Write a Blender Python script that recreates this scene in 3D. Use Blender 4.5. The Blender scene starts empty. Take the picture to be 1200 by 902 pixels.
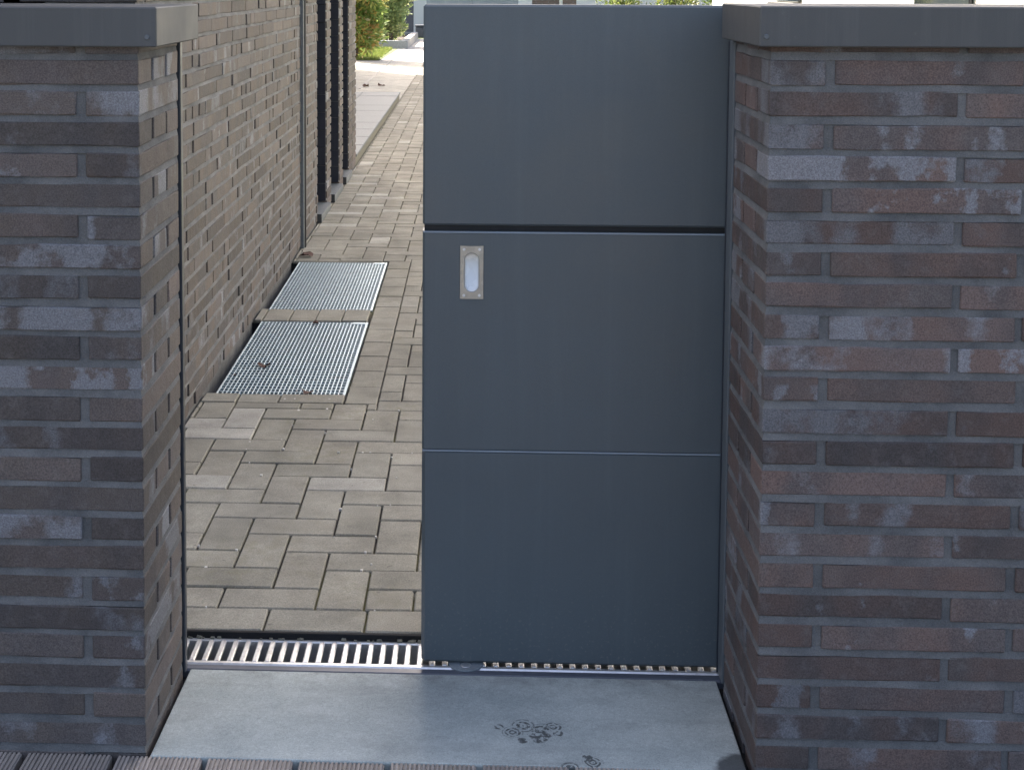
import bpy, bmesh, math, random
from mathutils import Vector, Matrix
random.seed(11)
R = math.radians
scene = bpy.context.scene
COL = scene.collection

# ------------------------------------------------------------------ camera
H = 1.29
F, CX, CY, YAW, PITCH, ROLL = 1719.65, 490.2, 109.4, -0.0393, 0.0748, 0.0036
cam_d = bpy.data.cameras.new('camera')
cam = bpy.data.objects.new('camera', cam_d); COL.objects.link(cam)
rt = Vector((math.cos(YAW), -math.sin(YAW), 0)); fh = Vector((math.sin(YAW), math.cos(YAW), 0)); zz = Vector((0, 0, 1))
fw = fh * math.cos(PITCH) - zz * math.sin(PITCH); up = fh * math.sin(PITCH) + zz * math.cos(PITCH)
r2 = rt * math.cos(ROLL) + up * math.sin(ROLL); u2 = up * math.cos(ROLL) - rt * math.sin(ROLL)
m = Matrix((r2, u2, -fw)).transposed().to_4x4(); m.translation = (0, 0, H)
cam.matrix_world = m
cam_d.sensor_width = 36; cam_d.lens = 36 * F / 1200
cam_d.shift_x = (600 - CX) / 1200; cam_d.shift_y = (CY - 451) / 1200
cam_d.clip_start = 0.05; cam_d.clip_end = 600
scene.camera = cam

# ------------------------------------------------------------------ sky, sun, exposure
AZ, EL = R(55.6), R(40)
to_sun = Vector((-math.cos(AZ) * math.cos(EL), math.sin(AZ) * math.cos(EL), math.sin(EL)))
w = bpy.data.worlds.new('World'); scene.world = w; w.use_nodes = True
nt = w.node_tree; bg = nt.nodes['Background']
sky = nt.nodes.new('ShaderNodeTexSky'); sky.sky_type = 'NISHITA'; sky.sun_disc = False
sky.sun_elevation = EL; sky.sun_rotation = math.atan2(to_sun.x, to_sun.y)
sky.air_density = 0.8; sky.dust_density = 8.0; sky.ozone_density = 0.2
nt.links.new(sky.outputs[0], bg.inputs[0]); bg.inputs[1].default_value = 0.13
sun_d = bpy.data.lights.new('sun', 'SUN'); sun_d.energy = 4.6; sun_d.angle = R(0.5); sun_d.color = (1, 0.94, 0.85)
sun = bpy.data.objects.new('sun', sun_d); COL.objects.link(sun)
sun.rotation_euler = to_sun.to_track_quat('Z', 'Y').to_euler(); sun.location = (-8, 12, 14)
vs = scene.view_settings
vs.view_transform = 'Standard'; vs.look = 'None'; vs.gamma = 1; vs.use_curve_mapping = False
vs.exposure = 2.05

# ------------------------------------------------------------------ node helpers
class NT:
    def __init__(s, name):
        s.m = bpy.data.materials.new(name); s.m.use_nodes = True
        s.t = s.m.node_tree; s.b = s.t.nodes['Principled BSDF']
    def n(s, typ, **kw):
        nd = s.t.nodes.new(typ)
        for k, v in kw.items():
            if k.startswith('i_'):
                nd.inputs[k[2:].replace('_', ' ')].default_value = v
            else: setattr(nd, k, v)
        return nd
    def l(s, a, b): s.t.links.new(a, b)
    def math(s, op, a, b=None, clamp=False):
        nd = s.t.nodes.new('ShaderNodeMath'); nd.operation = op; nd.use_clamp = clamp
        for i, v in enumerate((a, b)):
            if v is None: continue
            if isinstance(v, (int, float)): nd.inputs[i].default_value = v
            else: s.l(v, nd.inputs[i])
        return nd.outputs[0]
    def ramp(s, fac, stops, interp='LINEAR'):
        nd = s.t.nodes.new('ShaderNodeValToRGB'); cr = nd.color_ramp; cr.interpolation = interp
        while len(cr.elements) < len(stops): cr.elements.new(0.5)
        for e, (p, c) in zip(cr.elements, stops):
            e.position = p; e.color = (c, c, c, 1) if isinstance(c, (int, float)) else (*c, 1)
        s.l(fac, nd.inputs[0]); return nd.outputs[0]
    def noise(s, vec, scale, detail=3, rough=0.5):
        nd = s.t.nodes.new('ShaderNodeTexNoise'); nd.inputs['Scale'].default_value = scale
        nd.inputs['Detail'].default_value = detail; nd.inputs['Roughness'].default_value = rough
        if vec is not None: s.l(vec, nd.inputs['Vector'])
        return nd.outputs[0]
    def mix(s, fac, a, b, blend='MIX'):
        nd = s.t.nodes.new('ShaderNodeMix'); nd.data_type = 'RGBA'; nd.blend_type = blend
        for sock, v in ((nd.inputs[0], fac), (nd.inputs[6], a), (nd.inputs[7], b)):
            if isinstance(v, (int, float)): sock.default_value = v
            elif isinstance(v, tuple): sock.default_value = (*v, 1)
            else: s.l(v, sock)
        return nd.outputs[2]
    def vmap(s, vec, scale=(1, 1, 1), loc=(0, 0, 0)):
        nd = s.t.nodes.new('ShaderNodeMapping'); nd.inputs['Scale'].default_value = scale; nd.inputs['Location'].default_value = loc
        s.l(vec, nd.inputs['Vector']); return nd.outputs[0]
    def bump(s, h, strength, dist):
        nd = s.t.nodes.new('ShaderNodeBump'); nd.inputs['Strength'].default_value = strength; nd.inputs['Distance'].default_value = dist
        s.l(h, nd.inputs['Height']); s.l(nd.outputs[0], s.b.inputs['Normal'])
    def pos(s): return s.n('ShaderNodeNewGeometry').outputs['Position']
    def rnd(s):
        a = s.n('ShaderNodeAttribute', attribute_name='rnd').outputs['Fac']
        o = s.n('ShaderNodeObjectInfo').outputs['Random']
        return s.math('FRACT', s.math('ADD', a, o))
    def col(s, c): s.l(c, s.b.inputs['Base Color'])
    def rough(s, v):
        if isinstance(v, (int, float)): s.b.inputs['Roughness'].default_value = v
        else: s.l(v, s.b.inputs['Roughness'])

M = {}
def mat_brick(name, sat, val, ps, red):
    t = NT(name); rnd = t.rnd()
    bco = t.n('ShaderNodeAttribute', attribute_name='bco').outputs['Vector']
    off = t.n('ShaderNodeCombineXYZ')
    t.l(t.math('MULTIPLY', rnd, 91.0), off.inputs[0]); t.l(t.math('MULTIPLY', rnd, 57.0), off.inputs[1]); t.l(t.math('MULTIPLY', rnd, 33.0), off.inputs[2])
    ad = t.n('ShaderNodeVectorMath', operation='ADD'); t.l(bco, ad.inputs[0]); t.l(off.outputs[0], ad.inputs[1])
    v = ad.outputs[0]
    base = t.ramp(rnd, [(0, (.112, .089, .080)), (.2, (.092, .078, .077)), (.38, (.138, .096, .085)), (.55, (.106, .088, .083)), (.72, (.126, .089, .077)), (.86, (.094, .083, .083)), (1, (.110, .088, .082))])
    hs_ = t.n('ShaderNodeHueSaturation'); hs_.inputs['Saturation'].default_value = sat; hs_.inputs['Value'].default_value = val; t.l(base, hs_.inputs['Color']); base = hs_.outputs[0]
    # slow colour drift along the brick and fine firing speckle
    drift = t.noise(t.vmap(v, (9, 9, 5)), 1.0, 2)
    base = t.mix(t.ramp(drift, [(.42, 0.0), (.62, .75)]), base, red)
    dr2 = t.noise(t.vmap(v, (13, 13, 6), (7, 3, 1)), 1.0, 2)
    base = t.mix(t.ramp(dr2, [(.48, 0.0), (.68, .7)]), base, (.080, .071, .071))
    # pale blue-grey kiln patches, banded across the brick
    sel = t.math('FRACT', t.math('MULTIPLY', rnd, 17.31))
    band = t.noise(t.vmap(v, (15, 15, 7)), 1.0, 1)
    edge = t.noise(t.vmap(v, (70, 70, 70)), 1.0, 3, .6)
    h = t.math('ADD', band, t.math('MULTIPLY', t.math('SUBTRACT', edge, .5), .30))
    h = t.math('ADD', h, t.math('MULTIPLY', t.math('SUBTRACT', t.math('POWER', sel, 2.0), .34), .28))
    soft = t.math('ADD', .05, t.math('MULTIPLY', t.math('FRACT', t.math('MULTIPLY', rnd, 7.7)), .16))
    patch = t.math('MULTIPLY', t.math('DIVIDE', t.math('SUBTRACT', h, ps), soft, True), .85)
    pcol = t.mix(t.noise(t.vmap(v, (300, 300, 300)), 1.0, 2), (.135, .141, .156), (.245, .254, .275))
    c = t.mix(patch, base, pcol)
    sp = t.noise(v, 420, 3, .7)
    c = t.mix(.8, c, t.ramp(sp, [(.3, .45), (.5, 1.0), (.72, 1.55)]), 'MULTIPLY')
    lv = t.math('ADD', .72, t.math('MULTIPLY', t.math('FRACT', t.math('MULTIPLY', rnd, 29.7)), .58))
    vc = t.n('ShaderNodeCombineXYZ'); [t.l(lv, vc.inputs[q]) for q in range(3)]
    c = t.mix(1.0, c, vc.outputs[0], 'MULTIPLY')
    # light dust
    dust = t.noise(v, 45, 5, .7)
    c = t.mix(t.ramp(dust, [(.52, 0.0), (.75, .28)]), c, (.21, .20, .195))
    t.col(c); t.rough(.72); t.b.inputs['Specular IOR Level'].default_value = .35
    hh = t.math('ADD', t.noise(v, 180, 4, .7), t.math('MULTIPLY', t.noise(v, 40, 2), 1.4))
    t.bump(hh, .55, .0022)
    return t.m
def mat_mortar(name, k):
    t = NT(name); p = t.pos()
    c = t.mix(t.ramp(t.noise(p, 9, 5, .65), [(.3, 0.0), (.72, 1.0)]), tuple(k * x for x in (.082, .086, .089)), tuple(k * x for x in (.185, .187, .187)))
    c = t.mix(.6, c, t.ramp(t.noise(p, 500, 3, .7), [(.3, .6), (.5, 1.0), (.7, 1.4)]), 'MULTIPLY')
    t.col(c); t.rough(.95); t.bump(t.noise(p, 260, 4, .7), .7, .003); return t.m
def mat_paver():
    t = NT('concrete_paver'); p = t.pos(); rnd = t.rnd()
    c = t.ramp(rnd, [(0, (.222, .212, .176)), (.25, (.288, .274, .228)), (.5, (.250, .235, .196)), (.75, (.300, .284, .236)), (.9, (.262, .250, .210)), (.945, (.41, .395, .35)), (1, (.385, .37, .33))])
    c = t.mix(.75, c, t.ramp(t.noise(p, 7, 5, .65), [(.3, .66), (.7, 1.3)]), 'MULTIPLY')
    c = t.mix(.6, c, t.ramp(t.noise(p, 1.7, 4, .6), [(.3, .75), (.7, 1.2)]), 'MULTIPLY')
    c = t.mix(.75, c, t.ramp(t.noise(p, 330, 3, .75), [(.3, .55), (.5, 1.0), (.7, 1.45)]), 'MULTIPLY')
    spots = t.ramp(t.noise(p, 62, 2), [(.70, 0.0), (.74, .6)])
    c = t.mix(spots, c, (.12, .11, .095))
    moss = t.math('MULTIPLY', t.ramp(t.noise(p, 3.1, 3), [(.50, 0.0), (.68, 1.0)]), t.ramp(t.noise(p, 30, 4, .7), [(.45, 0.0), (.7, .5)]))
    c = t.mix(moss, c, (.16, .15, .075))
    t.col(c); t.rough(.88); t.bump(t.noise(p, 300, 4, .7), .6, .002); return t.m
def mat_joint():
    t = NT('joint_sand'); p = t.pos()
    c = t.mix(t.ramp(t.noise(p, 2.3, 4), [(.45, 0.0), (.62, 1.0)]), (.032, .029, .025), (.105, .100, .040))
    c = t.mix(t.ramp(t.noise(p, 18, 3), [(.60, 0.0), (.70, .7)]), c, (.27, .25, .22))
    c = t.mix(.6, c, t.ramp(t.noise(p, 400, 3, .7), [(.3, .5), (.7, 1.5)]), 'MULTIPLY')
    t.col(c); t.rough(1); t.bump(t.noise(p, 200, 3), .8, .004); return t.m
def mat_paint(name, c, rough=.42, spec=.5, grain=900, gb=.12, dirt=.12, splash=False):
    t = NT(name); p = t.pos()
    light = tuple(min(1, x * 1.8 + .03) for x in c)
    cc = t.mix(t.ramp(t.noise(p, 3.5, 4, .6), [(.4, 0.0), (.75, dirt)]), c, light)
    st = t.ramp(t.noise(t.vmap(p, (38, 38, 1.4)), 1.0, 4, .65), [(.50, 0.0), (.78, dirt * 1.6)])
    cc = t.mix(st, cc, light)
    blot = t.ramp(t.noise(t.vmap(p, (55, 55, 40)), 1.0, 3, .6), [(.68, 0.0), (.74, dirt)])
    cc = t.mix(blot, cc, tuple(min(1, x * 1.5 + .05) for x in c))
    if splash:   # dried rain splashes on the lowest hand's width, a few finger marks round the pull
        sp = t.n('ShaderNodeSeparateXYZ'); t.l(p, sp.inputs[0])
        low = t.ramp(sp.outputs[2], [(0.0, 1.0), (.20, 0.0)])
        dots = t.ramp(t.noise(p, 160, 2), [(.60, 0.0), (.68, .30)])
        cc = t.mix(t.math('MULTIPLY', low, dots), cc, (.26, .25, .23))
        runs = t.ramp(t.noise(t.vmap(p, (60, 60, 2.2)), 1.0, 3, .6), [(.60, 0.0), (.80, .05)])
        cc = t.mix(runs, cc, light)
    cc = t.mix(.25, cc, t.ramp(t.noise(p, grain, 2), [(.3, .75), (.7, 1.3)]), 'MULTIPLY')
    t.col(cc); t.rough(t.ramp(t.noise(p, 7, 4, .6), [(.3, rough - .08), (.7, rough + .12)])); t.b.inputs['Specular IOR Level'].default_value = spec
    hh = t.math('ADD', t.math('MULTIPLY', t.noise(p, grain, 2), .6), t.math('MULTIPLY', t.noise(p, 5, 2), 2.0))
    t.bump(hh, gb, .0009); return t.m
def mat_galv(name, c=(.62, .64, .66), rough=.4, metal=.85):
    t = NT(name); p = t.pos()
    v = t.n('ShaderNodeTexVoronoi'); v.inputs['Scale'].default_value = 90; t.l(p, v.inputs['Vector'])
    cc = t.mix(.35, c, t.ramp(v.outputs['Color'], [(.1, .7), (.9, 1.25)]), 'MULTIPLY')
    cc = t.mix(t.ramp(t.noise(p, 25, 4, .7), [(.55, 0.0), (.8, .5)]), cc, (.35, .33, .30))
    t.col(cc); t.rough(rough); t.b.inputs['Metallic'].default_value = metal; t.bump(t.noise(p, 150, 3), .15, .001); return t.m
def mat_plain(name, c, rough=.7, var=.35, scale=40, metal=0.0, bump=.3, bd=.002):
    t = NT(name); p = t.pos()
    cc = t.mix(var, c, t.ramp(t.noise(p, scale, 4, .65), [(.3, .5), (.5, 1.0), (.7, 1.5)]), 'MULTIPLY')
    t.col(cc); t.rough(rough); t.b.inputs['Metallic'].default_value = metal
    t.bump(t.noise(p, scale * 4, 3), bump, bd); return t.m
def mat_threshold():
    t = NT('threshold_stone'); p = t.pos()
    c = t.mix(t.ramp(t.noise(p, 4.5, 5, .65), [(.32, 0.0), (.68, 1.0)]), (.34, .378, .368), (.50, .54, .515))
    c = t.mix(.8, c, t.ramp(t.noise(p, 420, 3, .8), [(.3, .62), (.5, 1.0), (.7, 1.32)]), 'MULTIPLY')
    c = t.mix(.5, c, t.ramp(t.noise(p, 120, 3, .7), [(.3, .8), (.7, 1.2)]), 'MULTIPLY')
    sy_ = t.n('ShaderNodeSeparateXYZ'); t.l(p, sy_.inputs[0])
    gm = t.math('MULTIPLY', t.ramp(t.math('SUBTRACT', sy_.outputs[1], 2.0), [(.60, 0.0), (.69, 1.0)]), t.ramp(t.noise(p, 26, 4, .7), [(.42, 0.0), (.66, .55)]))
    c = t.mix(gm, c, (.17, .165, .155))
    ws = t.ramp(t.noise(t.vmap(p, (3, 9, 3)), 1.6, 4, .6), [(.52, 0.0), (.60, .22)])
    c = t.mix(ws, c, (.25, .26, .26))
    # drying wet shoe prints: rings of tread, plus one damp corner
    sx = t.n('ShaderNodeSeparateXYZ'); t.l(p, sx.inputs[0]); X, Y = sx.outputs[0], sx.outputs[1]
    wob = t.math('MULTIPLY', t.math('SUBTRACT', t.noise(p, 40, 3), .5), .02)
    tot = None
    for (cx, cy, rad, freq) in ((.071, 2.462, .020, 900), (.116, 2.450, .020, 0), (.142, 2.484, .019, 900), (.202, 2.362, .019, 900), (.163, 2.340, .018, 700), (.090, 2.487, .022, 520), (.088, 2.434, .010, 0), (.150, 2.462, .012, 700), (.196, 2.378, .010, 0), (.048, 2.481, .009, 700), (.120, 2.478, .017, 640), (.455, 2.342, .058, 0)):
        dx = t.math('SUBTRACT', X, cx); dy = t.math('MULTIPLY', t.math('SUBTRACT', Y, cy), .85)
        d = t.math('ADD', t.math('SQRT', t.math('ADD', t.math('MULTIPLY', dx, dx), t.math('MULTIPLY', dy, dy))), wob if freq == 0 else t.math('MULTIPLY', wob, .35))
        msk = t.ramp(t.math('DIVIDE', d, rad), [(.82, .8), (1.0, 0.0)])
        if freq:
            rg = t.ramp(t.math('SINE', t.math('MULTIPLY', d, freq)), [(0.0, 1.0), (.35, 0.0)])
            msk = t.math('MULTIPLY', msk, rg)
        tot = msk if tot is None else t.math('MAXIMUM', tot, msk)
    brk = t.ramp(t.noise(p, 130, 3, .6), [(.40, 0.0), (.50, 1.0)])
    tot = t.math('MULTIPLY', tot, t.math('MAXIMUM', brk, t.ramp(X, [(.37, 0.0), (.40, 1.0)])))
    c = t.mix(tot, c, (.032, .032, .035))
    t.col(c); t.b.inputs['Specular IOR Level'].default_value = .25; t.rough(t.math('SUBTRACT', .75, t.math('MULTIPLY', tot, .3)))
    t.bump(t.noise(p, 380, 3, .7), .35, .0012); return t.m
def mat_deck():
    t = NT('deck_composite'); p = t.pos(); rnd = t.rnd()
    c = t.ramp(rnd, [(0, (.33, .29, .255)), (.4, (.39, .35, .305)), (.7, (.29, .255, .23)), (1, (.37, .33, .28))])
    c = t.mix(.7, c, t.ramp(t.noise(t.vmap(p, (1, .12, 1)), 120, 4, .7), [(.3, .6), (.7, 1.4)]), 'MULTIPLY')
    c = t.mix(t.ramp(t.noise(p, 20, 4, .7), [(.58, 0.0), (.72, .6)]), c, (.30, .27, .21))
    t.col(c); t.rough(.8); t.bump(t.noise(p, 300, 3), .5, .001); return t.m
def mat_leaf(name, stops, trans=.45):
    t = NT(name); a = t.n('ShaderNodeAttribute', attribute_name='rnd').outputs['Fac']
    t.col(t.ramp(a, stops)); t.rough(.45)
    t.b.inputs['Subsurface Weight'].default_value = 0
    tr = t.n('ShaderNodeBsdfTranslucent'); t.l(t.ramp(a, stops), tr.inputs[0])
    mx = t.n('ShaderNodeMixShader'); mx.inputs[0].default_value = trans
    t.l(t.b.outputs[0], mx.inputs[1]); t.l(tr.outputs[0], mx.inputs[2])
    t.l(mx.outputs[0], t.t.nodes['Material Output'].inputs['Surface']); return t.m
def mat_brick_far():
    t = NT('brick_far'); tc = t.n('ShaderNodeTexCoord').outputs['Object']
    b = t.n('ShaderNodeTexBrick'); b.inputs['Scale'].default_value = 1; b.inputs['Brick Width'].default_value = .3; b.inputs['Row Height'].default_value = .051; b.inputs['Mortar Size'].default_value = .006
    b.inputs['Color1'].default_value = (.10, .08, .075, 1); b.inputs['Color2'].default_value = (.15, .10, .085, 1); b.inputs['Mortar'].default_value = (.2, .2, .2, 1)
    sp = t.n('ShaderNodeSeparateXYZ'); t.l(tc, sp.inputs[0]); cb = t.n('ShaderNodeCombineXYZ')
    t.l(t.math('ADD', sp.outputs[0], sp.outputs[1]), cb.inputs[0]); t.l(sp.outputs[2], cb.inputs[1]); t.l(cb.outputs[0], b.inputs['Vector'])
    t.col(b.outputs[0]); t.rough(.9); return t.m
def mat_glass():
    t = NT('window_glass'); t.b.inputs['Base Color'].default_value = (.02, .025, .03, 1); t.rough(.05)
    t.bump(t.noise(t.pos(), 2, 1), .05, .01); return t.m

M['brick'] = mat_brick('reddish_clinker', .85, 1.06, .578, (.140, .096, .083)); M['brick_left'] = mat_brick('brown_clinker', .65, .94, .605, (.108, .090, .079)); M['brick_house'] = mat_brick('grey_brown_clinker', .42, .80, .675, (.112, .090, .076)); M['mortar'] = mat_mortar('mortar', 1.08); M['mortar_house'] = mat_mortar('house_mortar', 1.15); M['paver'] = mat_paver(); M['joint'] = mat_joint()
M['gate'] = mat_paint('anthracite_powder_coat', (.096, .117, .129), .36, .5, 900, .2, .05, True)
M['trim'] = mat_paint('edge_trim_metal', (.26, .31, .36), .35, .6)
M['gate_dark'] = mat_paint('gate_inner_steel', (.018, .02, .022), .6, .3)
M['coping'] = mat_paint('coping_sheet_metal', (.088, .092, .094), .56, .3, 700, .2, .13)
M['post'] = mat_paint('post_dark_paint', (.022, .03, .042), .4, .5)
M['strip'] = mat_paint('strip_grey_paint', (.105, .12, .132), .5, .4)
M['galv'] = mat_galv('galvanised_steel', (.46, .55, .60), .45, .7); M['drain'] = mat_galv('drain_steel', (.82, .82, .82), .34, .75)
M['steel'] = mat_galv('brushed_stainless', (.46, .45, .415), .42, .9); M['cup'] = mat_galv('polished_cup', (.80, .80, .78), .45, .4)
M['tray'] = mat_plain('tray_plastic', (.10, .145, .17), .6)
M['threshold'] = mat_threshold(); M['deck'] = mat_deck()
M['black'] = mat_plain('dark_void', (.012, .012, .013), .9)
M['edge_profile'] = mat_paint('edge_profile', (.09, .10, .125), .35, .5)
M['tile'] = mat_plain('terrace_tile', (.115, .132, .142), .6, .35, 60)
M['kerb'] = mat_plain('terrace_edge', (.17, .165, .13), .85, .4, 50)
M['soil'] = mat_plain('soil', (.05, .037, .028), 1, .6, 30, 0, .8, .01)
M['lawn_ground'] = mat_plain('lawn_ground', (.085, .11, .04), 1, .6, 8, 0, .6, .01)
M['asphalt'] = mat_plain('street_paving', (.17, .16, .15), .9, .5, 60)
M['slab'] = mat_plain('pale_slabs', (.42, .40, .37), .85, .4, 30)
M['render'] = mat_plain('white_render', (.70, .69, .67), .9, .12, 120)
M['shed'] = mat_paint('shed_panel', (.20, .245, .29), .5, .5)
M['dark_panel'] = mat_paint('dark_fence_panel', (.05, .062, .085), .5, .5)
M['planter'] = mat_plain('planter_concrete', (.22, .25, .27), .8, .4, 40)
M['brick_far'] = mat_brick_far(); M['glass'] = mat_glass()
M['pier_shade'] = mat_paint('pier_shade_paint', (.016, .019, .030), .5, .4)  # near-black colour stands in for shade on the pier front faces
M['frame'] = mat_paint('window_frame', (.03, .033, .037), .5, .5)
M['curtain'] = mat_plain('curtain_cloth', (.7, .66, .6), .95, .2, 80)
M['roof'] = mat_plain('roof_edge', (.08, .085, .09), .6)
M['bark'] = mat_plain('bark', (.09, .065, .05), .9, .6, 50)
M['dead_leaf'] = mat_plain('dead_leaf', (.085, .038, .026), .7, .6, 90)
M['speck'] = mat_plain('lime_crumb', (.62, .60, .57), .9, .3, 200)
M['photinia'] = mat_leaf('photinia_leaf', [(0, (.09, .17, .04)), (.35, (.18, .27, .07)), (.55, (.34, .38, .12)), (.70, (.42, .25, .08)), (.8, (.50, .34, .16)), (.9, (.62, .56, .42)), (1, (.20, .28, .09))])
M['olive'] = mat_leaf('olive_leaf', [(0, (.15, .23, .10)), (.4, (.26, .34, .15)), (.65, (.38, .43, .19)), (.85, (.48, .48, .28)), (1, (.55, .48, .34))])
M['hedge'] = mat_leaf('hedge_leaf', [(0, (.05, .09, .025)), (.5, (.11, .15, .04)), (.8, (.2, .21, .06)), (1, (.3, .28, .12))])
M['grass'] = mat_leaf('grass_blade', [(0, (.10, .15, .03)), (.6, (.16, .21, .045)), (1, (.24, .25, .07))], .35)

# ------------------------------------------------------------------ object helpers
def link(o, parent=None):
    COL.objects.link(o)
    if parent is not None: o.parent = parent
    return o
def meshobj(name, verts, faces, mat, parent=None, smooth=False, rnd=None, bco=None):
    me = bpy.data.meshes.new(name); me.from_pydata([tuple(v) for v in verts], [], faces); me.update()
    me.materials.append(M[mat])
    if rnd is not None: me.attributes.new('rnd', 'FLOAT', 'POINT').data.foreach_set('value', rnd)
    if bco is not None: me.attributes.new('bco', 'FLOAT_VECTOR', 'POINT').data.foreach_set('vector', [c for v in bco for c in v])
    if smooth: me.polygons.foreach_set('use_smooth', [True] * len(me.polygons))
    return link(bpy.data.objects.new(name, me), parent)
def empty(name, loc, label=None, cat=None, group=None):
    o = bpy.data.objects.new(name, None); o.empty_display_size = .1; o.location = loc; link(o)
    if label: tag(o, label, cat, group)
    return o
def tag(o, label, cat, group=None):
    o['label'] = label; o['category'] = cat
    if group: o['group'] = group
    return o
def struct(o): o['kind'] = 'structure'; return o
def cbox(x0, x1, y0, y1, z0, z1, c=.002, jit=0.0, rng=random):
    """chamfered box -> verts, faces"""
    cx, cy, cz = (x0 + x1) / 2, (y0 + y1) / 2, (z0 + z1) / 2
    h = ((x1 - x0) / 2, (y1 - y0) / 2, (z1 - z0) / 2)
    V = []; idx = {}
    for sx in (-1, 1):
        for sy in (-1, 1):
            for sz in (-1, 1):
                s = (sx, sy, sz)
                for a in range(3):
                    p = [s[i] * (h[i] if i == a else h[i] - c) for i in range(3)]
                    idx[(s, a)] = len(V)
                    V.append((cx + p[0] + rng.uniform(-jit, jit), cy + p[1] + rng.uniform(-jit, jit), cz + p[2] + rng.uniform(-jit, jit)))
    Fc = []
    def add(ids):
        n = Vector((0, 0, 0)); P = [Vector(V[i]) for i in ids]
        for i in range(len(P)): n += P[i].cross(P[(i + 1) % len(P)])
        # Newell about the origin is offset-dependent; use face-local vectors
        n = (P[1] - P[0]).cross(P[2] - P[0]); mid = sum(P, Vector()) / len(P) - Vector((cx, cy, cz))
        Fc.append(tuple(ids) if n.dot(mid) > 0 else tuple(reversed(ids)))
    for a in range(3):
        b, d = [i for i in range(3) if i != a]
        for sa in (-1, 1):
            q = []
            for sb, sd in ((-1, -1), (1, -1), (1, 1), (-1, 1)):
                s = [0, 0, 0]; s[a] = sa; s[b] = sb; s[d] = sd; q.append(idx[(tuple(s), a)])
            add(q)
        # chamfer strips along axis a
        for sb in (-1, 1):
            for sd in (-1, 1):
                s0 = [0, 0, 0]; s1 = [0, 0, 0]; s0[a] = -1; s1[a] = 1
                for s in (s0, s1): s[b] = sb; s[d] = sd
                s0 = tuple(s0); s1 = tuple(s1)
                add([idx[(s0, b)], idx[(s1, b)], idx[(s1, d)], idx[(s0, d)]])
    for sx in (-1, 1):
        for sy in (-1, 1):
            for sz in (-1, 1):
                s = (sx, sy, sz); add([idx[(s, 0)], idx[(s, 1)], idx[(s, 2)]])
    return V, Fc
class MB:
    """collects shapes into ONE mesh"""
    def __init__(s): s.v = []; s.f = []; s.r = []; s.b = []
    def add(s, vf, rnd=0.0, bco=None):
        v, f = vf; o = len(s.v); s.v += [tuple(p) for p in v]; s.f += [tuple(i + o for i in q) for q in f]
        s.r += [rnd] * len(v); s.b += [tuple(p) for p in (bco if bco is not None else v)]
        return s
    def box(s, x0, x1, y0, y1, z0, z1, c=.002, jit=0): return s.add(cbox(x0, x1, y0, y1, z0, z1, c, jit))
    def disc(s, cx, cy, z0, z1, r, n=24, c=.001):
        v = []; f = []
        for k, (rr, z) in enumerate(((r, z0), (r, z1 - c), (r - c, z1))):
            for i in range(n): a = 2 * math.pi * i / n; v.append((cx + rr * math.cos(a), cy + rr * math.sin(a), z))
        for k in range(2):
            for i in range(n): f.append((k * n + i, k * n + (i + 1) % n, (k + 1) * n + (i + 1) % n, (k + 1) * n + i))
        f.append(tuple(range(2 * n, 3 * n))); f.append(tuple(reversed(range(n))))
        return s.add((v, f))
    def build(s, name, mat, parent=None, attrs=False, smooth=False):
        return meshobj(name, s.v, s.f, mat, parent, smooth, s.r if attrs else None, s.b if attrs else None)
def box(name, x0, x1, y0, y1, z0, z1, mat, parent=None, c=.002):
    return MB().box(x0, x1, y0, y1, z0, z1, c).build(name, mat, parent)
def sheet(name, pts, mat, parent=None):
    return meshobj(name, pts, [tuple(range(len(pts)))], mat, parent)
def xf(v, cx, cy, cz, rz=0.0, sx=1, sy=1, sz=1):
    ca, sa = math.cos(rz), math.sin(rz)
    return [(cx + ca * p[0] * sx - sa * p[1] * sy, cy + sa * p[0] * sx + ca * p[1] * sy, cz + p[2] * sz) for p in v]

# brick variants: length along local x, origin at centre; the exposed long face looks to local -y
BL, BW, BH = .297, .088, .0395
def brick_shape(rng):
    """clinker: straight but slightly bowed arrises, divided along its length"""
    n = 7; V = []; Fc = []; c = .0016
    prof = [(-BW / 2, -BH / 2 + c), (-BW / 2, BH / 2 - c), (-BW / 2 + c, BH / 2), (BW / 2 - c, BH / 2), (BW / 2, BH / 2 - c), (BW / 2, -BH / 2 + c), (BW / 2 - c, -BH / 2), (-BW / 2 + c, -BH / 2)]
    ph = [rng.uniform(0, 6.28) for _ in range(8)]; am = rng.uniform(.0003, .0010)
    xs = [-BL / 2, -BL / 2 + c] + [-BL / 2 + BL * k / n for k in range(1, n)] + [BL / 2 - c, BL / 2]
    for xi, x in enumerate(xs):
        end = xi in (0, len(xs) - 1)
        for k, (y, z) in enumerate(prof):
            if end: y *= (BW / 2 - c) / (BW / 2); z *= (BH / 2 - c) / (BH / 2)
            V.append((x + rng.uniform(-.0006, .0006), y + rng.uniform(-.0004, .0004), z + am * math.sin(x * 22 + ph[k // 2]) + rng.uniform(-.0009, .0009)))
    for a in range(len(xs) - 1):
        for k in range(8):
            Fc.append((a * 8 + k, a * 8 + (k + 1) % 8, (a + 1) * 8 + (k + 1) % 8, (a + 1) * 8 + k))
    Fc.append(tuple(reversed(range(8)))); L = (len(xs) - 1) * 8; Fc.append(tuple(range(L, L + 8)))
    Fc = [tuple(reversed(f)) for f in Fc]
    return V, Fc
rb = random.Random(5)
BRV = {}
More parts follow.
